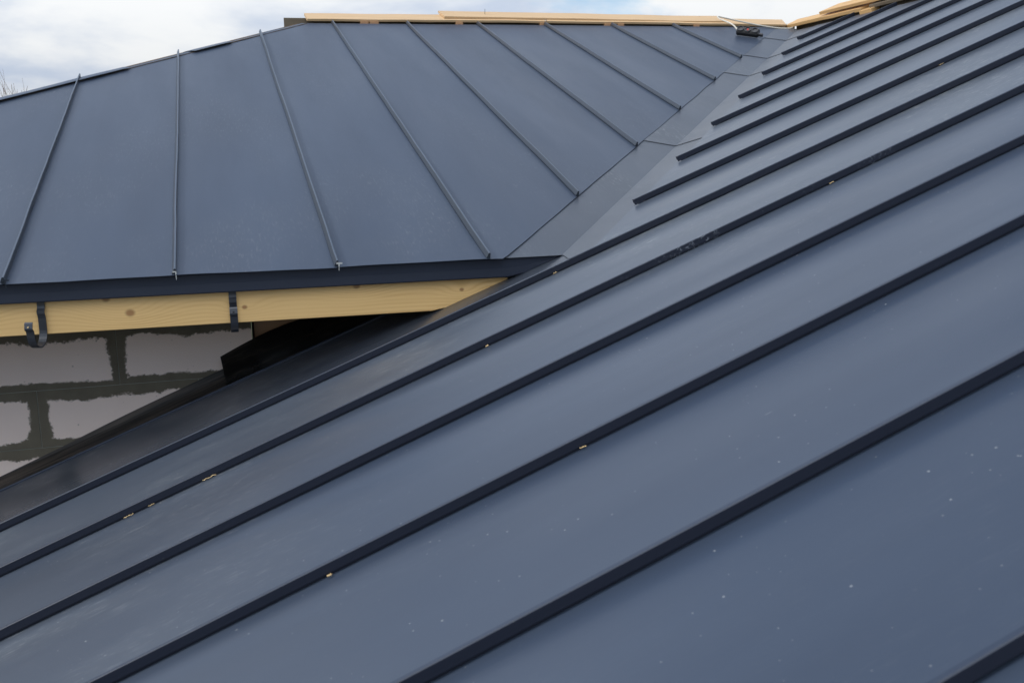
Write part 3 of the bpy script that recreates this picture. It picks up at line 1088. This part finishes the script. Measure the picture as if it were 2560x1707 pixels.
T2 = math.radians(26)
plank("pine_plank", (3.455, 4.44, 1.405), (3.49, 3.41, 1.3995), 0.110, 0.027, T2, MAT_PLANK_Y, "lower orange pine plank along the right ridge, starting at the valley corner", group=G1, up_dir=XV, jit=0.5)
plank("pine_plank", (3.475, 3.95, 1.446), (3.50, -0.60, 1.415), 0.120, 0.024, T2, MAT_PLANK_Y, "upper orange pine plank along the right ridge, running out of the top of the picture", group=G1, up_dir=XV, jit=0.9)
plank("pine_plank", (3.485, 3.30, 1.402), (3.49, 1.35, 1.402), 0.090, 0.024, T2, MAT_OLD_SHADE, "shaded plank below the upper right ridge plank", group=G1, up_dir=XV)
o = box("wood_block", (3.50, 3.315, 1.372), (0.035, 0.075, 0.014), MAT_PLANK_Y, None, axes=(DR, YV, NR), ch=0.0015)
tag(o, "orange pine block lying under the right ridge planks beside the second seam end", "wood block", G2)
plank("ridge_board", (3.545, 4.40, 1.400), (3.545, -5.3, 1.400), 0.022, 0.10, 0.0, MAT_OLD_SHADE, "dark board standing on edge beneath the right ridge planks", cat="board", up_dir=XV)

# ------------------------------------------------------------------ power strip with cable
ps_o = Vector((2.872, 3.985, zl(3.985) + 0.012))
strip_root = empty("power_strip", ps_o, "black three socket power strip with white cable lying at the top of the valley", "power strip")
lx = Vector((0.74, -0.67, 0.0)).normalized()
lx = (lx - NL * lx.dot(NL)).normalized()
face = (Vector((-0.30, -0.75, 0.60)) - lx * lx.dot(Vector((-0.30, -0.75, 0.60)))).normalized()
third = lx.cross(face).normalized()
if third.z < 0:
    third = -third
bc = ps_o + NL * 0.030
box("body", bc, (0.088, 0.024, 0.031), MAT_BLACKPL, strip_root, axes=(lx, face, third), ch=0.009)
for q, s in enumerate((-0.056, 0.0, 0.056)):
    cc = bc + lx * s + face * 0.026
    V, F = [], []
    ns = 20
    for (rr, dd) in ((0.025, -0.004), (0.025, 0.008), (0.0205, 0.008), (0.019, -0.001)):
        for k in range(ns):
            a = 2 * math.pi * k / ns
            V.append(cc + lx * (rr * math.cos(a)) + third * (rr * math.sin(a)) + face * dd)
    for ring in range(3):
        for k in range(ns):
            F.append((ring * ns + k, ring * ns + (k + 1) % ns, (ring + 1) * ns + (k + 1) % ns, (ring + 1) * ns + k))
    F += [tuple(3 * ns + k for k in range(ns)), tuple(range(ns - 1, -1, -1))]
    so = orient(mesh_obj("socket", V, F, MAT_GREYPL, strip_root))
    if q == 1:
        V, F = box_verts(cc + face * 0.001, lx, third, face, 0.006, 0.007, 0.0025)
        orient(mesh_obj("contact", V, F, MAT_RED, so))
V, F = box_verts(bc + lx * 0.102 - third * 0.012, lx, face, third, 0.020, 0.014, 0.008, 0.003)
orient(mesh_obj("end_cap", V, F, MAT_GREYPL, strip_root))
cable_pts = [bc - lx * 0.086 + third * 0.01, bc - lx * 0.116 + third * 0.045 + Vector((0, 0.05, 0.02)), (2.80, 4.30, 1.432), (2.815, 4.375, 1.462), (2.88, 4.375, 1.452), (3.02, 4.36, 1.422), (3.17, 4.345, 1.393),
             (3.32, 4.335, 1.372), (3.43, 4.33, 1.368), (3.475, 4.34, 1.380), (3.47, 4.40, 1.402), (3.44, 4.50, 1.42)]
V, F = tube_data(catmull(cable_pts, 8), 0.0058, 8)
orient(mesh_obj("cable", V, F, MAT_CABLE, strip_root, smooth=True))

# ------------------------------------------------------------------ shavings caught along the seams
G3 = "wood shavings caught along the seams"
shav = [(-1.493, -0.790, 0.026, "wood shaving leftmost on the second long seam below the wall"),
        (-1.433, -0.788, 0.016, "small wood shaving between two larger ones on the second long seam"),
        (-1.279, -0.789, 0.036, "long wood shaving on the second long seam, below the block wall's end"),
        (-0.490, -0.788, 0.008, "single crumb of wood under the second long seam in the picture's middle"),
        (-1.060, -1.818, 0.007, "tiny wood crumb on the fourth long seam near the bottom"),
        (-0.565, -1.816, 0.012, "wood shaving on the fourth long seam near the picture's centre"),
        (-0.118, -0.285, 0.014, "wood shaving on the first long seam just below the eave corner"),
        (0.618, -0.788, 0.016, "curled brown wood shaving on the second long seam right of centre"),
        (1.777, 0.230, 0.022, "thin wood shaving on a seam near the right picture edge")]
for q, (x, y, L, lab) in enumerate(shav):
    base = Vector((x, y, zr(x))) + NR * 0.0105
    pts, rad = [], []
    n = 9
    for i in range(n):
        t = i / (n - 1) - 0.5
        pts.append(base + DR * (t * 1.05 * L) + YV * (0.0035 * nz(i * 0.9, q * 3.1)) + NR * (0.003 + 0.003 * nz(i * 1.1, q * 7.7, 2)))
        rad.append(0.0006 + 0.0017 * abs(nz(i * 2.7, q * 5.3, 5)) + (0.0008 if L < 0.01 else 0))
    V, F = tube_data(pts, rad, 5)
    o = orient(mesh_obj("wood_shaving", V, F, MAT_CHIP, None, origin=base))
    tag(o, lab, "shaving", G3)

# ------------------------------------------------------------------ bare tree behind the hip
tree = empty("bare_tree", (-3.85, 11.3, GZ), "bare leafless tree whose twig tips rise behind the roof hip at the far left", "tree")
rt = random.Random(5)
TV, TF = [], []


def add_tube(pts, rad, ns):
    b = len(TV)
    V, F = tube_data(pts, rad, ns)
    TV.extend(V)
    TF.extend([tuple(b + i for i in f) for f in F])


def grow(p, d, length, r, depth):
    n = 5
    pts, rad = [Vector(p)], [r]
    dd = Vector(d).normalized()
    for i in range(n):
        dd = (dd + Vector((rt.uniform(-.16, .16), rt.uniform(-.16, .16), rt.uniform(-0.02, 0.16)))).normalized()
        pts.append(pts[-1] + dd * (length / n))
        rad.append(r * (1 - 0.55 * (i + 1) / n))
    if depth == 0:                      # buds along the twig make it knobbly
        for i in range(1, n + 1):
            rad[i] *= 1.0 + 0.5 * (i % 2)
    add_tube(pts, rad, 6 if depth > 1 else 5)
    if depth == 0:
        return
    k = {4: 6, 3: 7, 2: 6, 1: 4}[depth]
    for j in range(k):
        i = min(n, max(1, int(n * (0.35 + 0.65 * (j + 0.5) / k))))
        a = rt.uniform(0, 6.283)
        sp = rt.uniform(0.35, 0.75)
        nd = (dd + Vector((math.cos(a) * sp, math.sin(a) * sp, 0.25))).normalized()
        grow(pts[i], nd, length * rt.uniform(0.5, 0.72), rad[i] * 0.62, depth - 1)


tp = [Vector((-3.85, 11.3, GZ)), Vector((-3.82, 11.32, GZ + 0.9)), Vector((-3.86, 11.28, GZ + 1.98)), Vector((-3.84, 11.3, GZ + 2.68))]
Vt, Ft = tube_data(tp, [0.13, 0.10, 0.085, 0.07], 10)
orient(mesh_obj("trunk", Vt, Ft, MAT_BARK, tree, smooth=True))
for j in range(5):
    a = 1.1 + j * 1.2566
    grow(tp[2] + (tp[3] - tp[2]) * (j / 4), Vector((math.cos(a) * 0.42, math.sin(a) * 0.42, 1.0)), 1.35, 0.042, 3)
orient(mesh_obj("crown", TV, TF, MAT_BARK, tree))
